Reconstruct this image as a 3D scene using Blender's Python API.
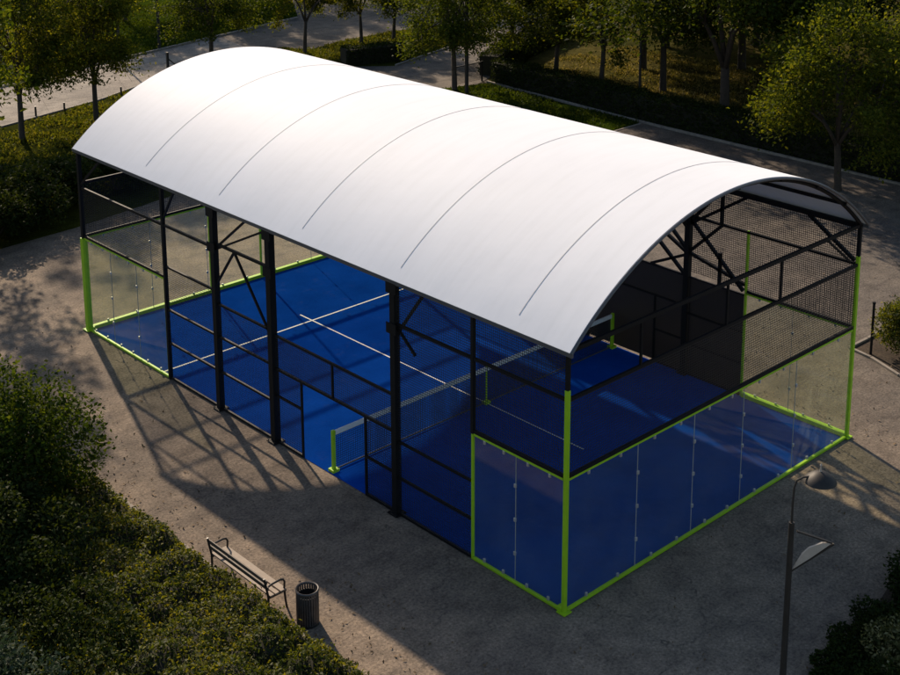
import bpy, math, random
import numpy as np
from mathutils import Vector, noise as mnoise
R = math.radians
random.seed(7)
RNG = np.random.default_rng(11)
scene = bpy.context.scene
for o in list(bpy.data.objects):
    bpy.data.objects.remove(o)

# ------------------------------------------------------------------ camera
YAW, PITCH, ROLL = 43.07482, 12.77433, -0.18358
cam_d = bpy.data.cameras.new('camera')
cam = bpy.data.objects.new('camera', cam_d)
scene.collection.objects.link(cam)
scene.camera = cam
cam.location = (-18.86637, -16.75199, 17.29962)
cam.rotation_mode = 'XYZ'
cam.rotation_euler = (R(90 - PITCH), 0, R(-YAW))
cam.rotation_euler.rotate_axis('Z', R(ROLL))
cam_d.sensor_width = 36.0
cam_d.lens = 36.0 * 1358.059 / 900.0
cam_d.shift_y = -(337.5 - 71.0565) / 900.0
cam_d.clip_start = 0.5
cam_d.clip_end = 1500

# ------------------------------------------------------------------ light
SUN_AZ, SUN_EL = 18.0, 30.8          # azimuth measured from +Y towards +X
world = bpy.data.worlds.new('World')
scene.world = world
world.use_nodes = True
wn = world.node_tree.nodes
wl = world.node_tree.links
bg = wn.get('Background') or wn.new('ShaderNodeBackground')
sky = wn.new('ShaderNodeTexSky')
sky.sky_type = 'NISHITA'
sky.sun_disc = False
sky.sun_elevation = R(SUN_EL)
sky.sun_rotation = R(SUN_AZ)
sky.altitude = 0.0
sky.air_density = 1.0
sky.dust_density = 1.0
wl.new(sky.outputs[0], bg.inputs[0])
bg.inputs[1].default_value = 0.10
sun_d = bpy.data.lights.new('sun', 'SUN')
sun_d.energy = 4.4
sun_d.angle = R(0.9)
sun_d.color = (1.0, 0.81, 0.61)
sun = bpy.data.objects.new('sun', sun_d)
scene.collection.objects.link(sun)
sdir = Vector((math.cos(R(SUN_EL)) * math.sin(R(SUN_AZ)), math.cos(R(SUN_EL)) * math.cos(R(SUN_AZ)), math.sin(R(SUN_EL))))
sun.rotation_euler = sdir.to_track_quat('Z', 'Y').to_euler()
sun.location = (20, 60, 50)

vs = scene.view_settings
scene.display_settings.display_device = 'sRGB'
vs.view_transform = 'Standard'
vs.look = 'None'
vs.exposure = 0.38
vs.gamma = 1.0
vs.use_curve_mapping = False
scene.render.engine = 'CYCLES'
cy = scene.cycles
cy.max_bounces = 10
cy.diffuse_bounces = 3
cy.glossy_bounces = 3
cy.transmission_bounces = 6
cy.transparent_max_bounces = 40
cy.use_denoising = True
cy.sample_clamp_indirect = 4.0

# ------------------------------------------------------------------ helpers
def link(o, parent=None):
    scene.collection.objects.link(o)
    if parent is not None:
        o.parent = parent
    return o

def tag(o, label=None, cat=None, group=None, kind=None):
    if label: o['label'] = label
    if cat: o['category'] = cat
    if group: o['group'] = group
    if kind: o['kind'] = kind
    return o

def empty(name, loc, label, cat, group=None, rz=0.0):
    o = bpy.data.objects.new(name, None)
    o.empty_display_size = 0.3
    o.location = loc
    o.rotation_euler = (0, 0, rz)
    link(o)
    return tag(o, label, cat, group)

def copy_tree(o, parent=None):
    c = o.copy()
    scene.collection.objects.link(c)
    if parent is not None:
        c.parent = parent
    for ch in o.children:
        copy_tree(ch, c)
    return c

class MB:
    """collects shapes, links them as one mesh object"""
    def __init__(self):
        self.v = []; self.f = []; self.uv = None; self.smooth = False
    def add(self, vs_, fs_):
        b = len(self.v)
        self.v += [tuple(p) for p in vs_]
        self.f += [tuple(b + i for i in f) for f in fs_]
        return self
    def box(self, c, s):
        x, y, z = c; a, b, d = s[0] / 2, s[1] / 2, s[2] / 2
        P = [(x + i * a, y + j * b, z + k * d) for k in (-1, 1) for j in (-1, 1) for i in (-1, 1)]
        return self.add(P, [(0, 2, 3, 1), (4, 5, 7, 6), (0, 1, 5, 4), (2, 6, 7, 3), (0, 4, 6, 2), (1, 3, 7, 5)])
    def bar(self, p, q, w, h=None):
        """rectangular section bar from p to q"""
        h = h or w
        p, q = Vector(p), Vector(q); d = (q - p).normalized()
        up = Vector((0, 0, 1)) if abs(d.z) < 0.95 else Vector((1, 0, 0))
        s = d.cross(up).normalized(); u = s.cross(d)
        P = [e + s * (i * w / 2) + u * (j * h / 2) for e in (p, q) for j in (-1, 1) for i in (-1, 1)]
        return self.add(P, [(0, 1, 3, 2), (4, 6, 7, 5), (0, 4, 5, 1), (2, 3, 7, 6), (0, 2, 6, 4), (1, 5, 7, 3)])
    def tube(self, pts, rads, seg=8, cap=True):
        pts = [Vector(p) for p in pts]
        if not hasattr(rads, '__len__'): rads = [rads] * len(pts)
        n = len(pts); V = []; ref = None
        for i, p in enumerate(pts):
            d = (pts[min(i + 1, n - 1)] - pts[max(i - 1, 0)]).normalized()
            if ref is None:
                ref = Vector((1, 0, 0)) if abs(d.x) < 0.8 else Vector((0, 1, 0))
            s = (ref - d * ref.dot(d)).normalized(); ref = s; t = d.cross(s)
            for k in range(seg):
                a = 2 * math.pi * k / seg
                V.append(p + (s * math.cos(a) + t * math.sin(a)) * rads[i])
        F = []
        for i in range(n - 1):
            for k in range(seg):
                F.append((i * seg + k, i * seg + (k + 1) % seg, (i + 1) * seg + (k + 1) % seg, (i + 1) * seg + k))
        if cap:
            F.append(tuple(range(seg - 1, -1, -1))); F.append(tuple((n - 1) * seg + k for k in range(seg)))
        self.smooth = True
        return self.add(V, F)
    def lathe(self, prof, c=(0, 0, 0), seg=24, close=False):
        V = []; F = []; n = len(prof)
        for r, z in prof:
            for k in range(seg):
                a = 2 * math.pi * k / seg
                V.append((c[0] + r * math.cos(a), c[1] + r * math.sin(a), c[2] + z))
        for i in range(n - 1 + (1 if close else 0)):
            j = (i + 1) % n
            for k in range(seg):
                F.append((i * seg + k, i * seg + (k + 1) % seg, j * seg + (k + 1) % seg, j * seg + k))
        self.smooth = True
        return self.add(V, F)
    def build(self, name, mat, parent=None, bevel=0.0):
        me = bpy.data.meshes.new(name)
        me.from_pydata(self.v, [], self.f)
        me.update()
        if mat: me.materials.append(mat)
        if self.smooth:
            me.polygons.foreach_set('use_smooth', [True] * len(me.polygons))
            try: me.set_sharp_from_angle(angle=R(40))
            except Exception: pass
        o = bpy.data.objects.new(name, me)
        link(o, parent)
        if bevel:
            m = o.modifiers.new('bevel', 'BEVEL'); m.width = bevel; m.segments = 2; m.limit_method = 'ANGLE'
        return o

def panel(name, axis, val, a0, a1, z0, z1, mat, parent):
    """thin panel on a vertical plane with a metric UV map (u along, v up)"""
    if axis == 0: P = [(val, a0, z0), (val, a1, z0), (val, a1, z1), (val, a0, z1)]
    else: P = [(a0, val, z0), (a1, val, z0), (a1, val, z1), (a0, val, z1)]
    me = bpy.data.meshes.new(name)
    me.from_pydata(P, [], [(0, 1, 2, 3)])
    uv = me.uv_layers.new(name='metric')
    for i, c in enumerate([(a0, z0), (a1, z0), (a1, z1), (a0, z1)]): uv.data[i].uv = c
    me.materials.append(mat)
    return link(bpy.data.objects.new(name, me), parent)

def sheet(name, pts, z, mat, kind='structure', sub=0):
    me = bpy.data.meshes.new(name)
    me.from_pydata([(x, y, z) for x, y in pts], [], [tuple(range(len(pts)))])
    me.update()
    if me.polygons[0].normal.z < 0: me.flip_normals()
    me.materials.append(mat)
    o = link(bpy.data.objects.new(name, me))
    o['kind'] = kind
    return o

# ------------------------------------------------------------------ materials
def newmat(name):
    m = bpy.data.materials.new(name); m.use_nodes = True
    nt = m.node_tree; nt.nodes.clear()
    out = nt.nodes.new('ShaderNodeOutputMaterial')
    return m, nt, out

def N(nt, t, **kw):
    n = nt.nodes.new(t)
    for k, v in kw.items(): setattr(n, k, v)
    return n

def ramp(nt, src, stops):
    r = nt.nodes.new('ShaderNodeValToRGB')
    e = r.color_ramp.elements
    while len(e) < len(stops): e.new(0.5)
    for i, (p, c) in enumerate(stops):
        e[i].position = p; e[i].color = (*c, 1) if len(c) == 3 else c
    nt.links.new(src, r.inputs[0])
    return r

def mixc(nt, fac, a, b, mode='MIX'):
    m = nt.nodes.new('ShaderNodeMix'); m.data_type = 'RGBA'; m.blend_type = mode
    if isinstance(fac, (int, float)): m.inputs[0].default_value = fac
    else: nt.links.new(fac, m.inputs[0])
    for k, c in ((6, a), (7, b)):
        if isinstance(c, tuple): m.inputs[k].default_value = (*c, 1)
        else: nt.links.new(c, m.inputs[k])
    return m.outputs[2]

def noise(nt, co, scale, detail=4, rough=0.6):
    n = nt.nodes.new('ShaderNodeTexNoise')
    n.inputs['Scale'].default_value = scale; n.inputs['Detail'].default_value = detail
    n.inputs['Roughness'].default_value = rough
    nt.links.new(co, n.inputs['Vector'])
    return n.outputs[0]

def paint(name, col, rough=0.45, metal=0.0, var=0.25, scale=6.0, bump=0.0, spec=0.5):
    m, nt, out = newmat(name)
    b = N(nt, 'ShaderNodeBsdfPrincipled')
    b.inputs['Specular IOR Level'].default_value = spec
    tc = N(nt, 'ShaderNodeTexCoord')
    nz = noise(nt, tc.outputs['Object'], scale, 5, 0.65)
    r = ramp(nt, nz, [(0.3, tuple(c * (1 - var) for c in col)), (0.7, tuple(min(1, c * (1 + var * 0.6)) for c in col))])
    nt.links.new(r.outputs[0], b.inputs['Base Color'])
    rr = N(nt, 'ShaderNodeMapRange'); rr.inputs[3].default_value = rough - 0.08; rr.inputs[4].default_value = rough + 0.14
    nt.links.new(nz, rr.inputs[0]); nt.links.new(rr.outputs[0], b.inputs['Roughness'])
    b.inputs['Metallic'].default_value = metal
    if bump:
        bp = N(nt, 'ShaderNodeBump'); bp.inputs['Strength'].default_value = bump; bp.inputs['Distance'].default_value = 0.01
        nt.links.new(nz, bp.inputs['Height']); nt.links.new(bp.outputs[0], b.inputs['Normal'])
    nt.links.new(b.outputs[0], out.inputs[0])
    return m

def mat_ground(name, light, dark, crack=True, fine=60.0, big=0.18, slab=None, spec=0.2, tree_shade=False):
    m, nt, out = newmat(name)
    b = N(nt, 'ShaderNodeBsdfPrincipled')
    g = N(nt, 'ShaderNodeNewGeometry'); co = g.outputs['Position']
    n1 = noise(nt, co, big, 5, 0.6); n2 = noise(nt, co, 1.3, 6, 0.7); n3 = noise(nt, co, fine / 4, 4, 0.75)
    c = ramp(nt, n1, [(0.36, dark), (0.62, light)]).outputs[0]
    r2 = ramp(nt, n2, [(0.3, (0.5, 0.5, 0.51)), (0.55, (1, 1, 1)), (0.8, (1.25, 1.22, 1.17))]).outputs[0]
    c = mixc(nt, 0.85, c, r2, 'MULTIPLY')
    r3 = ramp(nt, n3, [(0.28, (0.35, 0.35, 0.36)), (0.5, (1, 1, 1)), (0.72, (1.6, 1.58, 1.55))]).outputs[0]
    c = mixc(nt, 0.9, c, r3, 'MULTIPLY')
    # small stones
    vo = N(nt, 'ShaderNodeTexVoronoi'); vo.inputs['Scale'].default_value = 22
    nt.links.new(co, vo.inputs['Vector'])
    rs = ramp(nt, vo.outputs['Color'], [(0.0, (0.72, 0.72, 0.74)), (0.6, (1, 1, 1)), (1.0, (1.25, 1.22, 1.18))]).outputs[0]
    c = mixc(nt, 0.6, c, rs, 'MULTIPLY')
    # long drag streaks and stains
    mp = N(nt, 'ShaderNodeMapping'); mp.inputs['Scale'].default_value = (0.5, 2.6, 1); mp.inputs['Rotation'].default_value = (0, 0, R(28))
    nt.links.new(co, mp.inputs['Vector'])
    ns = noise(nt, mp.outputs[0], 0.8, 6, 0.65)
    st = ramp(nt, ns, [(0.35, (0.72, 0.72, 0.74)), (0.5, (1, 1, 1)), (0.75, (1.12, 1.1, 1.06))]).outputs[0]
    c = mixc(nt, 0.7, c, st, 'MULTIPLY')
    if crack:
        nd = N(nt, 'ShaderNodeTexNoise'); nd.inputs['Scale'].default_value = 1.5; nd.inputs['Detail'].default_value = 6
        nt.links.new(co, nd.inputs['Vector'])
        va = N(nt, 'ShaderNodeVectorMath', operation='SCALE'); va.inputs[3].default_value = 1.2
        nt.links.new(nd.outputs['Color'], va.inputs[0])
        vb = N(nt, 'ShaderNodeVectorMath', operation='ADD')
        nt.links.new(co, vb.inputs[0]); nt.links.new(va.outputs[0], vb.inputs[1])
        vc = N(nt, 'ShaderNodeTexVoronoi', feature='DISTANCE_TO_EDGE'); vc.inputs['Scale'].default_value = 0.16
        nt.links.new(vb.outputs[0], vc.inputs['Vector'])
        cm = ramp(nt, vc.outputs['Distance'], [(0.0, (1, 1, 1)), (0.006, (0, 0, 0))]).outputs[0]
        gate = ramp(nt, n2, [(0.45, (0, 0, 0)), (0.6, (0.75, 0.75, 0.75))]).outputs[0]
        cf = mixc(nt, 1.0, cm, gate, 'MULTIPLY')
        c = mixc(nt, cf, c, (0.03, 0.028, 0.026))
    if slab:
        br = N(nt, 'ShaderNodeTexBrick'); br.offset = 0.0
        br.inputs['Scale'].default_value = 1.0; br.inputs['Mortar Size'].default_value = 0.02
        br.inputs['Brick Width'].default_value = slab; br.inputs['Row Height'].default_value = slab
        br.inputs['Color1'].default_value = (1, 1, 1, 1); br.inputs['Color2'].default_value = (0.8, 0.8, 0.8, 1); br.inputs['Mortar'].default_value = (0.5, 0.5, 0.5, 1)
        m3 = N(nt, 'ShaderNodeMapping'); m3.inputs['Rotation'].default_value = (0, 0, R(20))
        nt.links.new(co, m3.inputs['Vector']); nt.links.new(m3.outputs[0], br.inputs['Vector'])
        c = mixc(nt, 0.7, c, br.outputs['Color'], 'MULTIPLY')
    if tree_shade:  # darker and bluer towards +X: tree shade put into the paving colour
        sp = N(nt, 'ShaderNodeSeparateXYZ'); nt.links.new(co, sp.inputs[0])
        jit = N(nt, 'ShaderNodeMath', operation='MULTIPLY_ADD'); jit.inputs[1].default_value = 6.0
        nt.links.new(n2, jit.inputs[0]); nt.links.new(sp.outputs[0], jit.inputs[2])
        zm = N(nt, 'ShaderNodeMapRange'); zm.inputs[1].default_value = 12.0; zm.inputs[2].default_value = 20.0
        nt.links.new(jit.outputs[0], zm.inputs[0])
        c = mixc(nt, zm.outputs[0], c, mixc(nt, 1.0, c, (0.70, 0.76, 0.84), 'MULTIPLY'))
    nt.links.new(c, b.inputs['Base Color'])
    b.inputs['Roughness'].default_value = 0.88
    b.inputs['Specular IOR Level'].default_value = spec
    bp = N(nt, 'ShaderNodeBump'); bp.inputs['Strength'].default_value = 0.55; bp.inputs['Distance'].default_value = 0.03
    ad = N(nt, 'ShaderNodeMath', operation='ADD'); nt.links.new(n3, ad.inputs[0]); nt.links.new(n2, ad.inputs[1])
    nt.links.new(ad.outputs[0], bp.inputs['Height']); nt.links.new(bp.outputs[0], b.inputs['Normal'])
    nt.links.new(b.outputs[0], out.inputs[0])
    return m

def mat_leaf(name, c0, c1, c2, trans=0.45, tr_col=None, gloss=0.04):
    m, nt, out = newmat(name)
    g = N(nt, 'ShaderNodeNewGeometry')
    oi = N(nt, 'ShaderNodeObjectInfo')
    nz = noise(nt, g.outputs['Position'], 0.9, 3, 0.6)
    ad = N(nt, 'ShaderNodeMath', operation='MULTIPLY_ADD'); ad.inputs[1].default_value = 0.6
    nt.links.new(g.outputs['Random Per Island'], ad.inputs[0])
    sb = N(nt, 'ShaderNodeMath', operation='MULTIPLY_ADD'); sb.inputs[1].default_value = 0.7; sb.inputs[2].default_value = -0.15
    nt.links.new(nz, sb.inputs[0]); nt.links.new(sb.outputs[0], ad.inputs[2])
    c = ramp(nt, ad.outputs[0], [(0.15, c0), (0.5, c1), (0.9, c2)]).outputs[0]
    b = N(nt, 'ShaderNodeBsdfPrincipled')
    nt.links.new(c, b.inputs['Base Color'])
    b.inputs['Roughness'].default_value = 0.6
    b.inputs['Specular IOR Level'].default_value = gloss
    t = N(nt, 'ShaderNodeBsdfTranslucent')
    tc = mixc(nt, 1.0, c, tr_col or (2.0, 1.75, 0.35), 'MULTIPLY')
    nt.links.new(tc, t.inputs[0])
    mx = N(nt, 'ShaderNodeMixShader'); mx.inputs[0].default_value = trans
    nt.links.new(b.outputs[0], mx.inputs[1]); nt.links.new(t.outputs[0], mx.inputs[2])
    nt.links.new(mx.outputs[0], out.inputs[0])
    return m

def mat_wire(name, pitch, wire, col, density_noise=0.0):
    m, nt, out = newmat(name)
    uv = N(nt, 'ShaderNodeUVMap', uv_map='metric')
    sp = N(nt, 'ShaderNodeSeparateXYZ'); nt.links.new(uv.outputs[0], sp.inputs[0])
    res = []
    for ax in (0, 1):
        md = N(nt, 'ShaderNodeMath', operation='FLOORED_MODULO'); md.inputs[1].default_value = pitch
        nt.links.new(sp.outputs[ax], md.inputs[0])
        lt = N(nt, 'ShaderNodeMath', operation='LESS_THAN'); lt.inputs[1].default_value = wire
        nt.links.new(md.outputs[0], lt.inputs[0]); res.append(lt.outputs[0])
    mxx = N(nt, 'ShaderNodeMath', operation='MAXIMUM'); nt.links.new(res[0], mxx.inputs[0]); nt.links.new(res[1], mxx.inputs[1])
    b = N(nt, 'ShaderNodeBsdfPrincipled'); b.inputs['Base Color'].default_value = (*col, 1)
    b.inputs['Roughness'].default_value = 0.55
    t = N(nt, 'ShaderNodeBsdfTransparent')
    ms = N(nt, 'ShaderNodeMixShader')
    nt.links.new(mxx.outputs[0], ms.inputs[0]); nt.links.new(t.outputs[0], ms.inputs[1]); nt.links.new(b.outputs[0], ms.inputs[2])
    nt.links.new(ms.outputs[0], out.inputs[0])
    return m

def mat_glass(name):
    m, nt, out = newmat(name)
    tc = N(nt, 'ShaderNodeTexCoord')
    nz = noise(nt, tc.outputs['Object'], 0.9, 5, 0.65)
    t = N(nt, 'ShaderNodeBsdfTransparent'); t.inputs[0].default_value = (0.95, 0.97, 0.90, 1)
    g = N(nt, 'ShaderNodeBsdfGlossy'); g.inputs['Roughness'].default_value = 0.03
    d = N(nt, 'ShaderNodeBsdfTranslucent'); d.inputs[0].default_value = (0.60, 0.66, 0.52, 1)
    d2 = N(nt, 'ShaderNodeBsdfDiffuse'); d2.inputs[0].default_value = (0.50, 0.66, 0.68, 1)
    md = N(nt, 'ShaderNodeMixShader'); nt.links.new(d.outputs[0], md.inputs[1]); nt.links.new(d2.outputs[0], md.inputs[2])
    lw = N(nt, 'ShaderNodeLayerWeight'); lw.inputs[0].default_value = 0.5
    pw = N(nt, 'ShaderNodeMath', operation='POWER'); pw.inputs[1].default_value = 4.0; nt.links.new(lw.outputs['Facing'], pw.inputs[0])
    fr = N(nt, 'ShaderNodeMath', operation='MULTIPLY_ADD'); fr.inputs[1].default_value = 0.5; fr.inputs[2].default_value = 0.035; nt.links.new(pw.outputs[0], fr.inputs[0])
    m1 = N(nt, 'ShaderNodeMixShader'); nt.links.new(fr.outputs[0], m1.inputs[0]); nt.links.new(t.outputs[0], m1.inputs[1]); nt.links.new(g.outputs[0], m1.inputs[2])
    dust = ramp(nt, nz, [(0.3, (0.010, 0.010, 0.010)), (0.75, (0.045, 0.045, 0.045))]).outputs[0]
    m2 = N(nt, 'ShaderNodeMixShader'); nt.links.new(dust, m2.inputs[0]); nt.links.new(m1.outputs[0], m2.inputs[1]); nt.links.new(md.outputs[0], m2.inputs[2])
    nt.links.new(m2.outputs[0], out.inputs[0])
    return m

def mat_membrane():
    m, nt, out = newmat('white_membrane')
    b = N(nt, 'ShaderNodeBsdfPrincipled')
    tc = N(nt, 'ShaderNodeTexCoord')
    n1 = noise(nt, tc.outputs['Object'], 0.35, 5, 0.6)
    c = ramp(nt, n1, [(0.3, (0.80, 0.82, 0.85)), (0.7, (0.85, 0.87, 0.90))]).outputs[0]
    mp = N(nt, 'ShaderNodeMapping'); mp.inputs['Scale'].default_value = (0.6, 6, 0.6)
    nt.links.new(tc.outputs['Object'], mp.inputs['Vector'])
    n2 = noise(nt, mp.outputs[0], 0.7, 5, 0.6)
    s = ramp(nt, n2, [(0.25, (0.955, 0.955, 0.95)), (0.55, (1, 1, 1))]).outputs[0]
    c = mixc(nt, 1.0, c, s, 'MULTIPLY')
    nt.links.new(c, b.inputs['Base Color'])
    b.inputs['Roughness'].default_value = 0.65
    b.inputs['Specular IOR Level'].default_value = 0.15
    bp = N(nt, 'ShaderNodeBump'); bp.inputs['Strength'].default_value = 0.06; bp.inputs['Distance'].default_value = 0.3
    nt.links.new(n1, bp.inputs['Height']); nt.links.new(bp.outputs[0], b.inputs['Normal'])
    nt.links.new(b.outputs[0], out.inputs[0])
    return m

def mat_turf():
    m, nt, out = newmat('blue_court_turf')
    b = N(nt, 'ShaderNodeBsdfDiffuse')
    g = N(nt, 'ShaderNodeNewGeometry'); co = g.outputs['Position']
    n1 = noise(nt, co, 0.5, 6, 0.65)
    n2 = noise(nt, co, 40, 3, 0.7)
    c = ramp(nt, n1, [(0.3, (0.004, 0.056, 0.33)), (0.7, (0.007, 0.086, 0.47))]).outputs[0]
    r = ramp(nt, n2, [(0.3, (0.75, 0.75, 0.78)), (0.7, (1.15, 1.15, 1.12))]).outputs[0]
    c = mixc(nt, 0.8, c, r, 'MULTIPLY')
    n3 = noise(nt, co, 1.6, 7, 0.75)
    sand = ramp(nt, n3, [(0.56, (0, 0, 0)), (0.8, (0.16, 0.16, 0.16))]).outputs[0]
    c = mixc(nt, sand, c, (0.16, 0.20, 0.30))
    nt.links.new(c, b.inputs['Color'])
    b.inputs['Roughness'].default_value = 0.6
    bp = N(nt, 'ShaderNodeBump'); bp.inputs['Strength'].default_value = 0.3; bp.inputs['Distance'].default_value = 0.01
    nt.links.new(n2, bp.inputs['Height']); nt.links.new(bp.outputs[0], b.inputs['Normal'])
    nt.links.new(b.outputs[0], out.inputs[0])
    return m

M = {}
M['plaza'] = mat_ground('plaza_paving', (0.265, 0.207, 0.152), (0.155, 0.126, 0.10), tree_shade=True)
M['path'] = mat_ground('pale_path_concrete', (0.36, 0.32, 0.27), (0.25, 0.22, 0.185), slab=4.5)
M['strip'] = mat_ground('brown_pavement', (0.17, 0.145, 0.12), (0.12, 0.10, 0.085), crack=False)
M['soil'] = mat_ground('bare_soil', (0.085, 0.062, 0.042), (0.045, 0.034, 0.024), crack=False)
M['lawn'] = mat_ground('lawn_ground', (0.040, 0.062, 0.006), (0.022, 0.038, 0.004), crack=False, spec=0.0)
M['dry_lawn'] = mat_ground('rough_grass_ground', (0.060, 0.060, 0.010), (0.030, 0.036, 0.007), crack=False, spec=0.0)
M['kerb'] = paint('kerb_concrete', (0.27, 0.235, 0.195), 0.85, 0, 0.3, 3.0, 0.3)
M['black'] = paint('black_steel', (0.007, 0.007, 0.0075), 0.6, 0, 0.3, 5.0, 0.0, 0.22)
M['green'] = paint('lime_green_paint', (0.33, 0.58, 0.010), 0.45, 0, 0.12, 4.0)
M['steel'] = paint('clip_steel', (0.55, 0.55, 0.55), 0.35, 0.6, 0.15, 9.0)
M['seal'] = paint('pale_glass_seal', (0.34, 0.36, 0.36), 0.5, 0, 0.15, 5.0)
M['shaded_wood'] = paint('shaded_bench_wood', (0.10, 0.075, 0.055), 0.6, 0, 0.3, 7.0, 0.2)  # bench wood darkened, the backrest's shade is put into its colour
M['edge'] = paint('grey_roof_edging', (0.10, 0.10, 0.105), 0.45, 0.2, 0.2, 3.0)
M['seam'] = paint('seam_grey', (0.50, 0.50, 0.51), 0.6, 0, 0.2, 2.0)
M['white'] = paint('white_line_paint', (0.72, 0.73, 0.74), 0.7, 0, 0.18, 5.0)
M['band'] = paint('white_net_band', (0.72, 0.73, 0.75), 0.7, 0, 0.08, 5.0)
M['membrane'] = mat_membrane()
M['turf'] = mat_turf()
M['glass'] = mat_glass('court_glass')
M['wire'] = mat_wire('black_wire_mesh', 0.06, 0.015, (0.012, 0.012, 0.014))
M['wire_fine'] = mat_wire('black_wire_fine', 0.06, 0.010, (0.012, 0.012, 0.014))
M['net'] = mat_wire('net_mesh', 0.06, 0.014, (0.02, 0.022, 0.03))
M['screen'] = mat_wire('dark_windscreen', 0.05, 0.045, (0.012, 0.008, 0.005))
M['bark'] = paint('bark', (0.06, 0.046, 0.034), 0.9, 0, 0.4, 9.0, 0.6)
M['wood'] = paint('grey_bench_wood', (0.30, 0.235, 0.175), 0.65, 0, 0.3, 7.0, 0.2)
M['iron'] = paint('dark_iron', (0.022, 0.022, 0.022), 0.45, 0.2, 0.3, 9.0)
M['bin'] = paint('bin_steel', (0.11, 0.10, 0.095), 0.4, 0.5, 0.25, 6.0)
M['lamp'] = paint('lamp_bronze', (0.032, 0.028, 0.024), 0.55, 0.3, 0.3, 4.0)
M['lamp_pale'] = paint('lamp_diffuser', (0.42, 0.37, 0.31), 0.5, 0.0, 0.15, 4.0)
M['leaf_tree'] = mat_leaf('tree_leaf', (0.022, 0.038, 0.007), (0.050, 0.076, 0.012), (0.11, 0.125, 0.02), 0.45)
M['leaf_lit'] = mat_leaf('lit_tree_leaf', (0.036, 0.054, 0.009), (0.080, 0.102, 0.015), (0.17, 0.165, 0.028), 0.55)  # brighter copy of the tree leaf, sunlight in the crowns put into its colour
M['leaf_dark'] = mat_leaf('dark_tree_leaf', (0.016, 0.029, 0.006), (0.034, 0.054, 0.010), (0.08, 0.092, 0.016), 0.4)
M['leaf_hedge'] = mat_leaf('hedge_leaf', (0.024, 0.040, 0.009), (0.062, 0.082, 0.014), (0.185, 0.175, 0.03), 0.42, None, 0.16)
M['leaf_dhedge'] = mat_leaf('dark_hedge_leaf', (0.012, 0.021, 0.007), (0.024, 0.038, 0.010), (0.045, 0.06, 0.014), 0.25)
M['leaf_bush'] = mat_leaf('bush_leaf', (0.014, 0.030, 0.006), (0.034, 0.060, 0.010), (0.08, 0.105, 0.016), 0.4)
M['leaf_mid'] = mat_leaf('mid_tree_leaf', (0.026, 0.042, 0.008), (0.060, 0.084, 0.013), (0.14, 0.145, 0.024), 0.5)
M['leaf_blue'] = mat_leaf('bluish_leaf', (0.018, 0.032, 0.022), (0.032, 0.05, 0.032), (0.055, 0.075, 0.045), 0.2, (1.3, 1.4, 0.8))
M['leaf_sun_tips'] = mat_leaf('sun_tip_leaf', (0.03, 0.04, 0.012), (0.09, 0.095, 0.035), (0.40, 0.36, 0.18), 0.3, (1.4, 1.3, 0.7))  # sunlight on the shrub tips put into the leaf colour
M['grass'] = mat_leaf('grass_blade', (0.034, 0.052, 0.010), (0.074, 0.090, 0.018), (0.15, 0.14, 0.040), 0.4)
M['lawn_blade'] = mat_leaf('lawn_blade', (0.022, 0.042, 0.005), (0.04, 0.066, 0.008), (0.07, 0.095, 0.012), 0.3)
M['meadow_blade'] = mat_leaf('meadow_blade', (0.07, 0.07, 0.018), (0.15, 0.135, 0.042), (0.32, 0.25, 0.12), 0.35, (1.4, 1.3, 0.6))
M['litter'] = paint('dry_leaf', (0.16, 0.10, 0.045), 0.8, 0, 0.5, 2.0)
M['twig'] = paint('hedge_twigs', (0.022, 0.022, 0.012), 0.95, 0, 0.4, 6.0)

# ------------------------------------------------------------------ setting
W, L = 11.0, 20.0
sheet('ground', [(-300, -300), (400, -300), (400, 500), (-300, 500)], -0.02, M['soil'])
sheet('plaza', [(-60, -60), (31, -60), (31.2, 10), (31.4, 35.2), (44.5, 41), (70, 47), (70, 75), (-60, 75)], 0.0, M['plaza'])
sheet('path', [(-25, 33), (8.9, 45.2), (15.2, 46.8), (21.04, 49.3), (28.5, 52.3), (29.5, 57.2), (21.0, 54.9), (12.6, 53), (-25, 41)], 0.004, M['path'])
sheet('far_lawn', [(-60, 29), (12.6, 53.2), (21, 55.1), (37.1, 58.6), (42, 66), (60, 130), (-60, 130)], 0.008, M['lawn'])
sheet('rough_grass', [(-25, 27.0), (4.4, 29.1), (12, 30.5), (22, 38.5), (29.7, 44.0), (31.84, 42.2), (33.65, 42.74), (37.59, 43.81), (39.65, 43.98), (45.1, 49.6), (38.3, 50.3), (33.9, 50.0), (31.3, 49.5), (28.7, 52.2), (21.1, 49.2), (15.2, 46.65), (8.9, 45.0), (-25, 32.6)], 0.008, M['dry_lawn'])
M['meadow'] = mat_ground('meadow_ground', (0.105, 0.09, 0.03), (0.05, 0.052, 0.016), crack=False, spec=0.0)
sheet('meadow', [(32.4, -70), (90, -70), (90, 50), (45, 41), (35, 37.2), (32.9, 35.6), (32.4, 20), (32.1, 8)], 0.012, M['meadow'])
sheet('grass_verge', [(29.95, 23.9), (32.0, 23.9), (32.6, 35.3), (29.3, 36.3)], 0.012, M['lawn'])
sheet('side_pavement', [(29.9, -30), (32.0, -30), (32.0, 23.9), (29.95, 23.9)], 0.012, M['strip'])
sheet('hedge_bed', [(-4.52, -14), (-4.52, 12.6), (-6, 13.6), (-30, 14), (-30, -14)], 0.010, M['soil'])
sheet('court_floor', [(0.0, 0.0), (W, 0.0), (W, L), (0.0, L)], 0.012, M['turf'])
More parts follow.
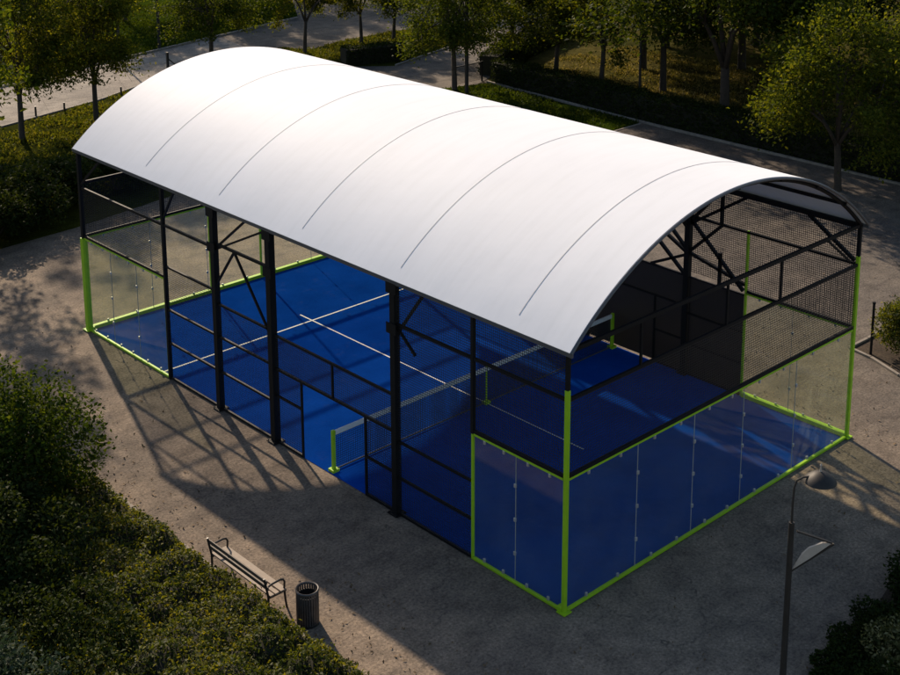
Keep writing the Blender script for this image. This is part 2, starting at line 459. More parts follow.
for nm, (x0, y0, x1, y1) in {'service_line': (0.08, 15.75, 10.92, 15.81), 'centre_line': (5.475, 4.3, 5.525, 16.4)}.items():
    sheet('court_line', [(x0, y0), (x1, y0), (x1, y1), (x0, y1)], 0.017 if nm == 'service_line' else 0.021, M['white'])
# kerbs
def kerb(name, pts, w=0.12, h=0.12):
    mb = MB()
    for a, b in zip(pts[:-1], pts[1:]):
        n = max(1, int(math.dist(a, b) / 1.0))
        for i in range(n):
            p = [a[k] + (b[k] - a[k]) * (i + 0.008) / n for k in (0, 1)]; q = [a[k] + (b[k] - a[k]) * (i + 0.992) / n for k in (0, 1)]
            mb.bar((p[0], p[1], h / 2 - 0.02), (q[0], q[1], h / 2 - 0.02 + random.uniform(-.004, .004)), w, h)
    o = mb.build(name, M['kerb'], bevel=0.012); o['kind'] = 'structure'
    return o
kerb('kerb', [(-4.46, -12), (-4.46, 12.6)], 0.12, 0.10)
kerb('kerb', [(31.7, -20), (32.05, 10.5), (32.2, 24.8), (32.5, 29.8), (32.8, 35.5)], 0.14, 0.12)
kerb('kerb', [(12.6, 53.05), (21, 54.95), (37, 58.5)], 0.15, 0.14)
kerb('kerb', [(8.9, 45.1), (15.2, 46.72), (21.0, 49.3)], 0.15, 0.10)
kerb('kerb', [(31.84, 42.15), (33.65, 42.68), (37.6, 43.75), (39.65, 43.92), (45.1, 49.5)], 0.14, 0.12)
kerb('kerb', [(29.9, 23.9), (32.0, 23.95)], 0.12, 0.06)

# ------------------------------------------------------------------ canopy over the court
HE, RISE = 5.90, 2.18
RAD = ((W / 2) ** 2 + RISE ** 2) / (2 * RISE)
ANG = math.asin(W / 2 / RAD)
def arc_xz(t, off=0.0):
    """t in -1..1 across the vault; off lifts along the normal"""
    a = t * ANG * (1 + 0.0)
    return W / 2 + (RAD + off) * math.sin(a), HE + RISE - RAD + (RAD + off) * math.cos(a)
canopy = empty('court_canopy', (0, 0, 0), 'long white barrel vaulted canopy on black steel columns over the blue court', 'canopy')
Y0R, Y1R = -0.14, L + 0.12
def vault(off0, off1, ya, yb, ta=-1.0, tb=1.0, ny=40, nt=56):
    mb = MB(); V = []; F = []
    for s, off in enumerate((off0, off1)):
        for j in range(ny + 1):
            y = ya + (yb - ya) * j / ny
            for i in range(nt + 1):
                x, z = arc_xz(ta + (tb - ta) * i / nt, off)
                V.append((x, y, z))
    A = (ny + 1) * (nt + 1); w = nt + 1
    for j in range(ny):
        for i in range(nt):
            a = j * w + i
            F.append((a, a + w, a + w + 1, a + 1)); F.append((A + a, A + a + 1, A + a + w + 1, A + a + w))
    for j in range(ny):
        a = j * w; F.append((a, A + a, A + a + w, a + w)); a += nt; F.append((a, a + w, A + a + w, A + a))
    for i in range(nt):
        a = i; F.append((a, a + 1, A + a + 1, A + a)); a = ny * w + i; F.append((a, A + a, A + a + 1, a + 1))
    mb.add(V, F); mb.smooth = True
    return mb
T_EAVE = 1.012
vault(0.06, 0.10, Y0R, Y1R, -T_EAVE, T_EAVE).build('roof_membrane', M['membrane'], canopy)
for y in (1.5, 5.22, 8.9, 12.55, 16.25):
    vault(0.1005, 0.106, y - 0.011, y + 0.011, -0.955, 0.97, 1, 60).build('roof_seam', M['seam'], canopy)
# rim tubes round the edge of the membrane
for y in (Y0R - 0.02, Y1R + 0.02):
    mb = MB(); mb.tube([(arc_xz(-T_EAVE + 2 * T_EAVE * i / 48, 0.06)[0], y, arc_xz(-T_EAVE + 2 * T_EAVE * i / 48, 0.06)[1]) for i in range(49)], 0.035, 8)
    mb.build('rim_tube', M['edge'], canopy)
for s in (-1, 1):
    x, z = arc_xz(s * T_EAVE, 0.05)
    MB().bar((x, Y0R - 0.05, z - 0.03), (x, Y1R + 0.05, z - 0.03), 0.05, 0.08).build('eave_gutter', M['edge'], canopy)
COLS = [(0.0, 0.085), (2.73, 0.085), (5.31, 0.17), (10.14, 0.19), (12.69, 0.17), (15.26, 0.10), (L, 0.12)]
for X, ss in ((0.0, 1), (W, -1)):
    for y, w in COLS:
        if X == 0 and y in (0.0,): z0 = 5.04
        elif X == W and y == 0.0: z0 = 5.04
        elif X == 0 and y == L: z0 = 3.06
        elif X == W and y == L: z0 = 3.06
        elif X == 0 and y in (2.73, 15.26): z0 = 3.06 if y == 2.73 else 0.0
        elif X == W and y == 2.73: continue
        else: z0 = 0.0
        c = MB().box((X, y, (z0 + HE - 0.02) / 2), (w, w, HE - 0.02 - z0)).build('column', M['black'], canopy, bevel=0.008)
        if z0 == 0.0 and w > 0.15:
            mb = MB().box((X, y, 0.012 + 0.02), (w + 0.16, w + 0.16, 0.022))
            for i in (-1, 1):
                for j in (-1, 1): mb.lathe([(0, 0), (0.016, 0), (0.016, 0.025), (0, 0.025)], (X + i * (w / 2 + 0.045), y + j * (w / 2 + 0.045), 0.042), 8)
            mb.build('base_plate', M['black'], c)
    MB().bar((X, 0.07, HE - 0.06), (X, L - 0.07, HE - 0.06), 0.09, 0.12).build('eave_beam', M['black'], canopy)
for X in (0.0, W):
    for y in (5.31, 10.14, 12.69):
        for z in (4.72, HE - 0.2):
            MB().box((X - (0.11 if X == 0 else -0.11), y, z), (0.014, 0.34, 0.26)).build('gusset_plate', M['black'], canopy)
# curved arches with ties and webs
for k, y in enumerate((0.0, 5.31, 10.14, 12.69, L)):
    mb = MB(); mb.tube([(*(arc_xz(-1 + 2 * i / 40, -0.01)[:1]), y, arc_xz(-1 + 2 * i / 40, -0.01)[1]) for i in range(41)], 0.05, 8)
    mb.build('arch', M['black'], canopy)
    if k not in (2, 3):
        MB().bar((0.09, y, HE - 0.03), (W - 0.09, y, HE - 0.03), 0.07, 0.09).build('tie_beam', M['black'], canopy)
    if k == 1:
        # lower chord of the interior truss and its web
        def az(x): return HE + RISE - RAD + math.sqrt(RAD ** 2 - (x - W / 2) ** 2) - 0.06
        nodes = [0.09, 1.9, 3.7, 5.5, 7.3, 9.1, W - 0.09]
        for i, x in enumerate(nodes[1:-1]):
            MB().bar((x, y, HE + 0.012), (x, y, az(x)), 0.045).build('web_post', M['black'], canopy)
        for i in range(1, 6):
            x = nodes[i]; xn = nodes[i + 1] if x < 5.4 else nodes[i - 1]
            if i == 3: continue
            MB().bar((x, y + 0.004, HE + 0.012), (xn, y + 0.004, az(xn) - 0.02), 0.045).build('web_diagonal', M['black'], canopy)
        for X, s in ((0.0, 1), (W, -1)):
            MB().bar((X + s * 0.1, y, 4.55), (X + s * 1.55, y, HE - 0.07), 0.06).build('knee_brace', M['black'], canopy)
# purlins under the membrane
for t in (-0.8, -0.55, -0.28, 0.0, 0.28, 0.55, 0.8):
    x, z = arc_xz(t, 0.005)
    MB().bar((x, Y0R + 0.04, z), (x, Y1R - 0.04, z), 0.06, 0.08).build('purlin', M['black'], canopy)
# bracing in the long sides
def side_braces(X):
    rows = [((12.6, 4.7), (11.18, 5.8)), ((12.6, 4.66), (10.22, 5.8)), ((11.72, 4.78), (10.24, 2.98)), ((11.76, 4.78), (12.6, 3.7)),
            ((15.3, 4.75), (14.6, 5.8)), ((19.93, 4.8), (18.7, 5.8)), ((5.22, 4.75), (4.6, 4.25))]
    for (ya, za), (yb, zb) in rows:
        MB().bar((X, ya, za), (X, yb, zb), 0.055).build('side_brace', M['black'], canopy)
side_braces(0.0)
def far_braces(X):
    for (ya, za), (yb, zb) in [((5.4, 4.5), (3.4, 5.8)), ((5.4, 4.5), (6.9, 5.8)), ((5.32, 3.7), (4.2, 4.78)), ((4.2, 4.86), (4.2, 5.8)), ((5.32, 3.74), (3.36, 3.3)), ((5.32, 3.66), (6.6, 3.05)), ((5.32, 3.7), (6.7, 4.4)), ((5.32, 3.78), (7.6, 5.8)), ((5.3, 4.78), (3.4, 3.1)), ((4.2, 4.0), (4.2, 3.05)), ((5.4, 4.5), (4.25, 5.8)), ((9.9, 4.6), (8.3, 5.8)), ((0.1, 4.9), (1.5, 5.8)), ((5.32, 2.98), (7.5, 4.75)), ((7.5, 3.02), (7.5, 4.75)), ((7.5, 4.8), (8.6, 5.8)), ((7.5, 3.0), (9.9, 4.75))]:
        MB().bar((X, ya, za), (X, yb, zb), 0.085).build('side_brace', M['black'], canopy)
far_braces(W)
# front frame between the wire panel and the tie beam
for x in (2.3, 5.36, 7.5):
    MB().bar((x, 0, 4.86), (x, 0, HE - 0.08), 0.05).build('front_strut', M['black'], canopy)
MB().bar((10.6, 0.0, 5.0), (9.5, 0.0, HE - 0.08), 0.05).build('front_strut', M['black'], canopy)

# ------------------------------------------------------------------ glass and wire enclosure
cage = empty('court_enclosure', (0, 0, 0), 'lime green framed glass and black wire enclosure around the blue court', 'court enclosure')
HG, HB = 3.05, 4.82
def clipbox(axis, val, a, z, parent, out):
    s = (0.04, 0.06, 0.085) if axis == 0 else (0.06, 0.04, 0.085)
    c = (val + out * 0.02, a, z) if axis == 0 else (a, val + out * 0.02, z)
    return MB().box(c, s).build('clip', M['steel'], parent, bevel=0.008)
def glass_run(axis, val, joints, out, clips=True):
    for i, (a, b) in enumerate(zip(joints[:-1], joints[1:])):
        mb = MB()
        c = (a + b) / 2; w = b - a - 0.012
        mb.box((val, c, (HG + 0.09) / 2) if axis == 0 else (c, val, (HG + 0.09) / 2), (0.012, w, HG - 0.13) if axis == 0 else (w, 0.012, HG - 0.13))
        g = mb.build('glass_panel', M['glass'], cage)
        if i < len(joints) - 2:
            p = (val, b, 0.1) if axis == 0 else (b, val, 0.1); q = (val, b, HG - 0.03) if axis == 0 else (b, val, HG - 0.03)
            MB().bar(p, q, 0.011, 0.016).build('joint_seal', M['seal'], g)
        if clips:
            for z in (0.75, 1.55, 2.35):
                if i < len(joints) - 2: clipbox(axis, val, b, z, g, out)
            for q in (0.27, 0.73):
                clipbox(axis, val, a + (b - a) * q, 0.15, g, out)
                clipbox(axis, val, a + (b - a) * q, HG - 0.06, g, out)
    a, b = joints[0], joints[-1]
    def rail(nm, z, w, h, m):
        p = (val, a, z) if axis == 0 else (a, val, z); q = (val, b, z) if axis == 0 else (b, val, z)
        MB().bar(p, q, w, h).build(nm, m, cage, bevel=0.006)
    thick = val > 1
    rail('base_rail', 0.07 if thick else 0.045, 0.15 if thick else 0.075, 0.115 if thick else 0.06, M['green'])
    rail('glass_top_rail', HG, 0.06, 0.05, M['green'])
    rail('wire_bottom_rail', HG + 0.068, 0.06, 0.075, M['black'])
glass_run(1, 0.0, [0.07, 2.3, 4.3, 6.2, 8.4, W - 0.07], -1)
glass_run(1, L, [0.07, 2.3, 4.4, 6.55, 8.7, W - 0.07], 1)
glass_run(0, 0.0, [0.07, 1.42, 2.69], -1)
glass_run(0, 0.0, [15.32, 16.9, 18.4, L - 0.07], -1)
glass_run(0, W, [0.07, 1.8, 3.27], 1)
glass_run(0, W, [15.32, 16.9, 18.4, L - 0.07], 1)
def post(x, y, w, z1, m, name='corner_post', plate=True):
    c = MB().box((x, y, z1 / 2 + 0.012), (w, w, z1)).build(name, m, cage, bevel=0.006)
    if plate:
        mb = MB().box((x, y, 0.035), (w + 0.14, w + 0.14, 0.03))
        mb.box((x, y + (0.1 if y < 1 else -0.1), 0.09), (w + 0.05, 0.12, 0.08))
        mb.build('base_plate', m, c)
    return c
post(0, 0, 0.09, 5.02, M['green']); post(W, 0, 0.09, 5.02, M['green'])
post(0, L, 0.17, 3.04, M['green']); post(W, L, 0.14, 3.04, M['green'])
post(0, 2.73, 0.06, 3.04, M['green'], 'end_post', False)
post(0, 15.33, 0.05, 3.04, M['green'], 'end_post', False)
post(W, 3.31, 0.06, 4.86, M['green'], 'end_post', False)
post(W, 15.33, 0.06, 4.86, M['green'], 'end_post', False)
post(4.52, L, 0.06, 3.0, M['green'], 'back_post', False); post(6.55, L, 0.06, 4.8, M['green'], 'back_post', False)
# black rails of the long sides
def rail_y(X, a, b, z, w=0.055, h=0.06, nm='side_rail'):
    return MB().bar((X, a, z), (X, b, z), w, h).build(nm, M['black'], cage)
def vert(X, y, z0, z1, w=0.05, nm='gate_post'):
    return MB().box((X, y, (z0 + z1) / 2), (w, w, z1 - z0)).build(nm, M['black'], cage)
for X in (0.0, W):
    for a, b in ((2.78, 5.22), (10.24, 12.6), (12.78, 15.2)):
        if X == W and a < 3: a = 3.36
        rail_y(X, a, b, 0.05)
        rail_y(X, a, b, 0.98 if a < 6 else 1.13); rail_y(X, a, b, 1.90 if a < 6 else 2.15)
        if a > 6: rail_y(X, a, b, 3.1 if a < 12 else 3.45)
    rail_y(X, 0.06, 5.22, HB, 0.06, 0.07); rail_y(X, 5.4, 12.6, HB, 0.06, 0.07) if X == W else rail_y(X, 10.24, 12.6, HB, 0.06, 0.07)
    rail_y(X, 12.78, L - 0.08, HB if X == W else 4.68, 0.06, 0.07)
    rail_y(X, 5.4, 10.04, 2.10); rail_y(X, 5.4, 10.04, 3.02)
    rail_y(X, 5.4, 6.4, 0.05); rail_y(X, 8.97, 10.04, 0.05)
    rail_y(X, 5.4, 6.4, 1.05); rail_y(X, 8.97, 10.04, 1.35)
    vert(X, 6.43, 0.012, 2.07); vert(X, 8.95, 0.012, 2.07); vert(X, 7.67, 2.13, 2.99)
    if X == 0.0:
        panel('wire_panel', 0, X, 2.79, 5.21, 0.08, HB - 0.04, M['wire'], cage)
        panel('wire_panel', 0, X, 2.79, 5.21, HB + 0.04, HE - 0.13, M['wire'], cage)
        panel('wire_panel', 0, X, 0.06, 2.67, HG + 0.11, HB - 0.04, M['wire'], cage)
        panel('wire_panel', 0, X, 0.06, 2.67, HB + 0.04, HE - 0.13, M['wire'], cage)
        panel('wire_panel', 0, X, 5.41, 6.40, 0.08, 2.06, M['wire'], cage)
        panel('wire_panel', 0, X, 8.98, 10.03, 0.08, 2.06, M['wire'], cage)
        panel('wire_panel', 0, X, 5.41, 10.03, 2.14, 2.99, M['wire'], cage)
        panel('wire_panel', 0, X, 10.25, 12.59, 0.08, 3.07, M['wire_fine'], cage)
        panel('wire_panel', 0, X, 12.79, 15.2, 0.08, 3.41, M['wire_fine'], cage)
        panel('wire_panel', 0, X, 15.36, L - 0.1, HG + 0.11, 4.64, M['wire_fine'], cage)
    else:
        panel('wire_panel', 0, X, 0.06, 5.21, HG + 0.11, HB - 0.04, M['wire'], cage)
        panel('wire_panel', 0, X, 0.06, 5.21, HB + 0.04, HE - 0.13, M['wire'], cage)
        panel('wire_panel', 0, X, 10.25, 15.2, 0.08, HB - 0.04, M['wire'], cage)
        panel('wire_panel', 0, X, 15.36, L - 0.1, HG + 0.11, HB - 0.04, M['wire_fine'], cage)
        panel('wind_sun_screen', 0, X, 3.36, 5.21, 0.08, 2.98, M['screen'], cage)
        panel('wind_sun_screen', 0, X, 5.41, 10.03, 0.08, 2.98, M['screen'], cage)
        panel('wind_sun_screen', 0, X, 7.7, 10.03, 3.08, HB - 0.05, M['screen'], cage)  # added panel hidden by the roof, keeps sun streaks off the court
        panel('wind_sun_screen', 0, X + 0.02, 10.25, 15.2, 0.08, HB - 0.05, M['screen'], cage)  # also added out of view to block sun from the court floor
MB().bar((W, 3.36, 3.0), (W, 5.21, 3.0), 0.05, 0.05).build('screen_rail', M['black'], cage)
for y in (0.0, L):
    MB().bar((0.06, y, HB), (W - 0.06, y, HB), 0.06, 0.075).build('end_rail', M['black'], cage)
panel('wire_panel', 1, 0.0, 0.06, W - 0.06, HG + 0.11, HB - 0.04, M['wire'], cage)
panel('wire_panel', 1, L, 0.06, W - 0.06, HG + 0.11, HB - 0.04, M['wire_fine'], cage)

# ------------------------------------------------------------------ net
YN = 7.88
net = empty('court_net', (0, YN, 0), 'low dark court net with white top band and green posts across the court', 'net')
def netpost(x, w):
    c = MB().box((x, 0, 0.56 + 0.012), (w, w, 1.10)).build('net_post', M['green'], net, bevel=0.006)
    MB().box((x, 0, 0.05), (w + 0.12, w + 0.12, 0.07)).build('post_foot', M['green'], c)
netpost(0.14, 0.085); netpost(5.5, 0.05); netpost(W - 0.16, 0.085)
panel('net_mesh', 1, 0.0, 0.2, W - 0.22, 0.06, 1.0, M['net'], net)
MB().bar((0.2, 0, 1.045), (W - 0.22, 0, 1.045), 0.05, 0.115).build('top_band', M['band'], net)
MB().bar((0.2, 0, 0.05), (W - 0.22, 0, 0.05), 0.02, 0.04).build('bottom_band', M['edge'], net)

# ------------------------------------------------------------------ bench, bin, lamp
bench = empty('park_bench', (-4.33, 5.2, 0), 'dark framed wooden slat bench in front of the clipped shrubs', 'bench')
for y in (-1.05, 1.05):
    mb = MB()
    mb.tube([(0.26, y, 0.0), (0.23, y, 0.2), (0.21, y, 0.43)], 0.024, 8)
    mb.tube([(-0.22, y, 0.0), (-0.2, y, 0.25), (-0.2, y, 0.45), (-0.24, y, 0.65), (-0.29, y, 0.9)], 0.026, 8)
    mb.bar((-0.2, y, 0.42), (0.25, y, 0.42), 0.04, 0.045)
    mb.tube([(-0.23, y, 0.67), (-0.1, y, 0.70), (0.1, y, 0.71), (0.18, y, 0.69), (0.22, y, 0.62), (0.2, y, 0.42)], 0.022, 8)
    mb.build('end_frame', M['iron'], bench)
for x, w in ((-0.13, 0.10), (-0.005, 0.10), (0.16, 0.15)):
    MB().box((x, 0, 0.46), (w, 2.2, 0.035)).build('seat_slat', M['wood'], bench, bevel=0.006)
for x, z in ((-0.225, 0.66), (-0.258, 0.82)):
    MB().box((x, 0, z), (0.03, 2.2, 0.085)).build('back_slat', M['shaded_wood'], bench, bevel=0.006)

bin_ = empty('litter_bin', (-4.07, 3.42, 0), 'round slatted metal litter bin at the end of the bench', 'litter bin')
mb = MB()
for k in range(28):
    a = 2 * math.pi * k / 28; r = 0.225
    c, s = math.cos(a), math.sin(a)
    mb.bar((r * c, r * s, 0.05), (r * c, r * s, 0.76), 0.032, 0.012) if False else mb.add(
        [(c * (r + d) - s * t, s * (r + d) + c * t, z) for z in (0.05, 0.76) for d, t in ((0, -.018), (0, .018), (.01, .018), (.01, -.018))],
        [(0, 1, 2, 3), (7, 6, 5, 4), (0, 4, 5, 1), (1, 5, 6, 2), (2, 6, 7, 3), (3, 7, 4, 0)])
mb.build('slats', M['bin'], bin_)
MB().lathe([(0.215, 0.75), (0.245, 0.75), (0.25, 0.78), (0.235, 0.80), (0.215, 0.79)], seg=36, close=True).build('rim', M['bin'], bin_)
MB().lathe([(0.0, 0.06), (0.20, 0.06), (0.205, 0.66), (0.195, 0.66), (0.19, 0.42), (0.0, 0.40)], seg=28).build('liner', M['iron'], bin_)
MB().lathe([(0.0, 0.0), (0.235, 0.0), (0.235, 0.05), (0.0, 0.055)], seg=36).build('foot', M['iron'], bin_)

lamp = empty('street_lamp', (-0.02, -5.25, 0), 'bronze street lamp with dish head and lower bracket panel beside the glass corner', 'street lamp')
# the arm reaches to the right of the camera view: direction in plan
dx, dy = 0.73, -0.68
MB().tube([(0, 0, 0), (0, 0, 1.2), (0, 0, 4.42)], [0.066, 0.060, 0.05], 12).build('pole', M['lamp'], lamp)
MB().lathe([(0.0, 0.0), (0.16, 0.0), (0.16, 0.03), (0.10, 0.06), (0.09, 0.22), (0, 0.22)], seg=16).build('base_flange', M['lamp'], lamp)
arm = [(0, 0, 4.40), (0.0, 0.0, 4.8), (0.01 * dx, 0.01 * dy, 5.08), (0.05 * dx, 0.05 * dy, 5.22), (0.16 * dx, 0.16 * dy, 5.28), (0.28 * dx, 0.28 * dy, 5.29)]
MB().tube(arm, [0.022, 0.02, 0.018, 0.017, 0.017, 0.02], 8).build('arm', M['lamp'], lamp)
hd = MB().lathe([(0.0, 0.115), (0.05, 0.11), (0.12, 0.085), (0.20, 0.03), (0.265, -0.03), (0.285, -0.07), (0.27, -0.07), (0.24, -0.03), (0.0, 0.03)], (0.45 * dx, 0.45 * dy, 5.27), 28).build('lamp_shade', M['lamp'], lamp)
MB().lathe([(0.0, 0.0), (0.02, 0.0), (0.014, 0.1), (0.02, 0.12), (0.0, 0.16)], (0.45 * dx, 0.45 * dy, 5.385), 10).build('finial', M['lamp_pale'], hd)
MB().lathe([(0.0, -0.05), (0.2, -0.05), (0.2, -0.02), (0, -0.02)], (0.45 * dx, 0.45 * dy, 5.26), 20).build('diffuser', M['lamp_pale'], hd)
tip = Vector((0.72 * dx, 0.72 * dy, 4.02))
MB().bar((0.10 * dx, 0.10 * dy, 4.25), tip, 0.05, 0.025).build('bracket_strut', M['lamp'], lamp)
mb = MB()
pa = Vector((0.02 * dx, 0.02 * dy, 3.50)); 
pts2 = []
side = Vector((-dy, dx, 0)) * 0.02
prof = [(0.0, -0.02), (0.12, 0.02), (0.22, 0.10), (0.4, 0.22), (0.58, 0.26), (0.85, 0.17), (1.0, 0.0), (0.6, -0.02), (0.3, -0.03)]
ax = tip - pa; nrm = Vector((-ax.z * dx, -ax.z * dy, math.hypot(ax.x, ax.y))).normalized()
ring = [pa + ax * a + nrm * b * 0.62 for a, b in prof]
n = len(ring)
mb.add([p + side for p in ring] + [p - side for p in ring], [tuple(range(n)), tuple(range(2 * n - 1, n - 1, -1))] + [(i, i + n, (i + 1) % n + n, (i + 1) % n) for i in range(n)])
mb.build('bracket_panel', M['lamp_pale'], lamp)
MB().bar((0.03 * dx, 0.03 * dy, 3.48), (0.76 * dx, 0.76 * dy, 4.0), 0.05, 0.03).build('bracket_strut', M['lamp'], lamp)

# ------------------------------------------------------------------ foliage helpers
def leaf_mesh(name, C, size, mat, up=0.35, out_dir=None, outw=0.5, aspect=0.55):
    """one mesh of many single leaves (folded diamonds) at the points C"""
    n = len(C)
    d = RNG.normal(size=(n, 3))
    d[:, 2] *= 0.7
    if out_dir is not None: d += out_dir * outw
    d /= np.linalg.norm(d, axis=1)[:, None] + 1e-9
    nr = RNG.normal(size=(n, 3)); nr[:, 2] += up * 3
    nr -= d * (nr * d).sum(1)[:, None]; nr /= np.linalg.norm(nr, axis=1)[:, None] + 1e-9
    s = np.cross(d, nr)
    ln = (size * RNG.uniform(0.6, 1.35, n))[:, None]
    v0 = C - d * ln * 0.5; v2 = C + d * ln * 0.5 - nr * ln * 0.1
    v1 = C + s * ln * aspect * 0.5 + nr * ln * 0.1; v3 = C - s * ln * aspect * 0.5 + nr * ln * 0.1
    V = np.stack([v0, v1, v2, v3], 1).reshape(-1, 3)
    me = bpy.data.meshes.new(name)
    me.vertices.add(4 * n); me.vertices.foreach_set('co', V.astype(np.float32).ravel())
    me.loops.add(4 * n); me.loops.foreach_set('vertex_index', np.arange(4 * n, dtype=np.int32))
    me.polygons.add(n); me.polygons.foreach_set('loop_start', np.arange(0, 4 * n, 4, dtype=np.int32))
    me.update(calc_edges=True)
    me.validate()
    me.materials.append(mat)
    return me

def make_tree(h, cr, fork, seed, leaf_n, leaf, mat, tr=0.12, low=1.0, nsub=1):
    """mesh pair (trunk with limbs, crown) for a broadleaf tree at the origin"""
    rg = random.Random(seed)
    mb = MB()
    lean = (rg.uniform(-.12, .12), rg.uniform(-.12, .12))
    top = Vector((lean[0], lean[1], fork))
    mb.tube([(0, 0, -0.1), (0, 0, 0.12), (lean[0] * .4, lean[1] * .4, fork * 0.5), top], [tr * 1.7, tr * 1.15, tr, tr * 0.9], 9)
    tips = []
    nl = rg.randint(5, 6)
    for i in range(nl):
        a = 2 * math.pi * (i + rg.uniform(-.3, .3)) / nl
        inner = i % 3 == 0
        r1 = cr * (0.25 if inner else rg.uniform(0.45, 0.6)); z1 = fork + (h - fork) * (0.62 if inner else rg.uniform(0.25, 0.45))
        mid = top + Vector((math.cos(a) * r1 * .45, math.sin(a) * r1 * .45, (z1 - fork) * .6))
        e = Vector((math.cos(a) * r1, math.sin(a) * r1, z1))
        mb.tube([top - Vector((0, 0, .15)), top.lerp(mid, .5), mid, e], [tr * .62, tr * .5, tr * .42, tr * .26], 7)
        for j in range(rg.randint(4, 5) * nsub):
            b = a + rg.uniform(-1.15, 1.15)
            q = rg.uniform(0.0, 1.0) ** low
            zz = fork + (h - fork) * (0.02 + 0.98 * q)
            rr = cr * math.sqrt(max(0.05, 1 - abs((q - 0.42 / low) / (0.62 if low == 1 else 0.8)) ** 2.2)) * rg.uniform(.62, 1.0)
            t = Vector((math.cos(b) * rr, math.sin(b) * rr, zz))
            s0 = mid.lerp(e, rg.uniform(0, 1))
            kk = s0.lerp(t, .5) + Vector((0, 0, rg.uniform(.05, .35)))
            mb.tube([s0, kk, t], [tr * .26, tr * .17, tr * .07], 5)
            for u in (0.45, 0.75, 1.0):
                tips.append(s0.lerp(kk, min(1, u * 2)) if u < .5 else kk.lerp(t, (u - .5) * 2))
            for w in range(2):
                t2 = t + Vector((rg.gauss(0, .5), rg.gauss(0, .5), rg.gauss(0, .35))) * cr * .3
                mb.tube([kk.lerp(t, .5), t2], [tr * .1, tr * .04], 4)
                tips.append(t2)
    P = np.array([tuple(t) for t in tips])
    wgt = RNG.uniform(0.3, 1.7, len(P)); wgt /= wgt.sum()
    idx = RNG.choice(len(P), leaf_n, p=wgt)
    sg = cr * 0.125 * RNG.uniform(.5, 1.4, len(P))
    off = RNG.normal(size=(leaf_n, 3)) * sg[idx][:, None] * np.array([1, 1, .72])
    C = P[idx] + off
    C[:, 2] -= 0.12 * np.linalg.norm(off[:, :2], axis=1)
    keep = C[:, 2] > fork * (0.86 if low == 1 else 1.25) + 0.25 * np.sin(C[:, 0] * 2.3 + C[:, 1] * 1.7)
    C = C[keep]
    cen = np.array([0, 0, fork + (h - fork) * .45])
    od = C - cen; od /= np.linalg.norm(od, axis=1)[:, None] + 1e-9
    cm = leaf_mesh('crown', C, leaf, mat, 0.35, od, 0.8)
    me = bpy.data.meshes.new('trunk'); me.from_pydata(mb.v, [], mb.f); me.update()
    me.polygons.foreach_set('use_smooth', [True] * len(me.polygons))
    me.materials.append(M['bark'])
    return me, cm

def place_tree(meshes, loc, rz, s, label, group, name='tree'):
    t = empty(name, (loc[0], loc[1], 0), label, 'tree', group, rz)
    t.scale = (s, s, s)
    for nm, me in zip(('trunk', 'crown'), meshes):
        link(bpy.data.objects.new(nm, me), t)
    return t

TV = {
    'a': make_tree(7.6, 2.75, 2.15, 1, 17000, 0.155, M['leaf_tree'], 0.125),
    'b': make_tree(7.2, 2.6, 2.3, 2, 16000, 0.155, M['leaf_lit'], 0.12),
    'c': make_tree(8.4, 3.1, 2.4, 3, 20000, 0.16, M['leaf_tree'], 0.14),
    'd': make_tree(7.9, 3.5, 1.95, 4, 26000, 0.155, M['leaf_mid'], 0.14),
    'e': make_tree(11.5, 4.4, 2.6, 5, 30000, 0.20, M['leaf_dark'], 0.2),
    'f': make_tree(10.5, 4.0, 2.9, 6, 26000, 0.19, M['leaf_tree'], 0.18),
    't': make_tree(11.5, 3.05, 2.2, 9, 33000, 0.16, M['leaf_lit'], 0.13, 1.35, 2),
    's': make_tree(10.8, 3.1, 4.4, 8, 3600, 0.25, M['leaf_tree'], 0.17),
}
G_ROW = 'street trees along the paths'
place_tree(TV['t'], (8.6, 42.2), 0.4, 1.0, 'leafy tree at the left edge beside the pale path', G_ROW)
place_tree(TV['t'], (12.8, 42.8), 2.9, 0.95, 'forked yellow green tree just left of the white roof', G_ROW)
place_tree(TV['c'], (23.9, 49.4), 2.6, 0.92, 'tree rising behind the left end of the white roof', G_ROW)
place_tree(TV['b'], (30.1, 48.6), 4.1, 0.9, 'slim tree behind the crown of the roof on the grass island edge', G_ROW)
place_tree(TV['b'], (34.5, 48.5), 0.7, 0.85, 'slim tree in the middle of the sunny grass island', G_ROW)
place_tree(TV['a'], (37.0, 48.3), 3.3, 0.85, 'small tree near the far corner of the sunny grass island', G_ROW)
place_tree(TV['c'], (29.95, 35.1), 5.2, 1.0, 'broad thick trunked tree on the verge directly behind the roof', G_ROW)
place_tree(TV['a'], (37.6, 38.2), 1.1, 1.05, 'tree at the hedge corner beside the rear footpath', G_ROW)
place_tree(TV['d'], (36.7, 33.9), 2.2, 0.95, 'yellow green tree inside the hedge left of the thin staked tree', G_ROW)
place_tree(TV['b'], (35.1, 29.2), 5.5, 1.08, 'bright leaved tree behind the dark hedge above the roof', G_ROW)
place_tree(TV['f'], (38.0, 27.3), 0.3, 0.95, 'pale trunked tree on the meadow behind the long dark hedge', G_ROW)
place_tree(TV['e'], (34.5, 20.8), 1.5, 1.15, 'large dark crowned tree on the meadow beyond the hedge', G_ROW)
place_tree(TV['d'], (29.6, 11.6), 3.9, 1.03, 'wide yellow green tree standing at the plaza edge on the right', G_ROW)
place_tree(TV['d'], (33.6, 5.6), 0.9, 1.05, 'bright tree cut off by the right edge of the photo', G_ROW)
G_BACK = 'dark trees behind the meadow'
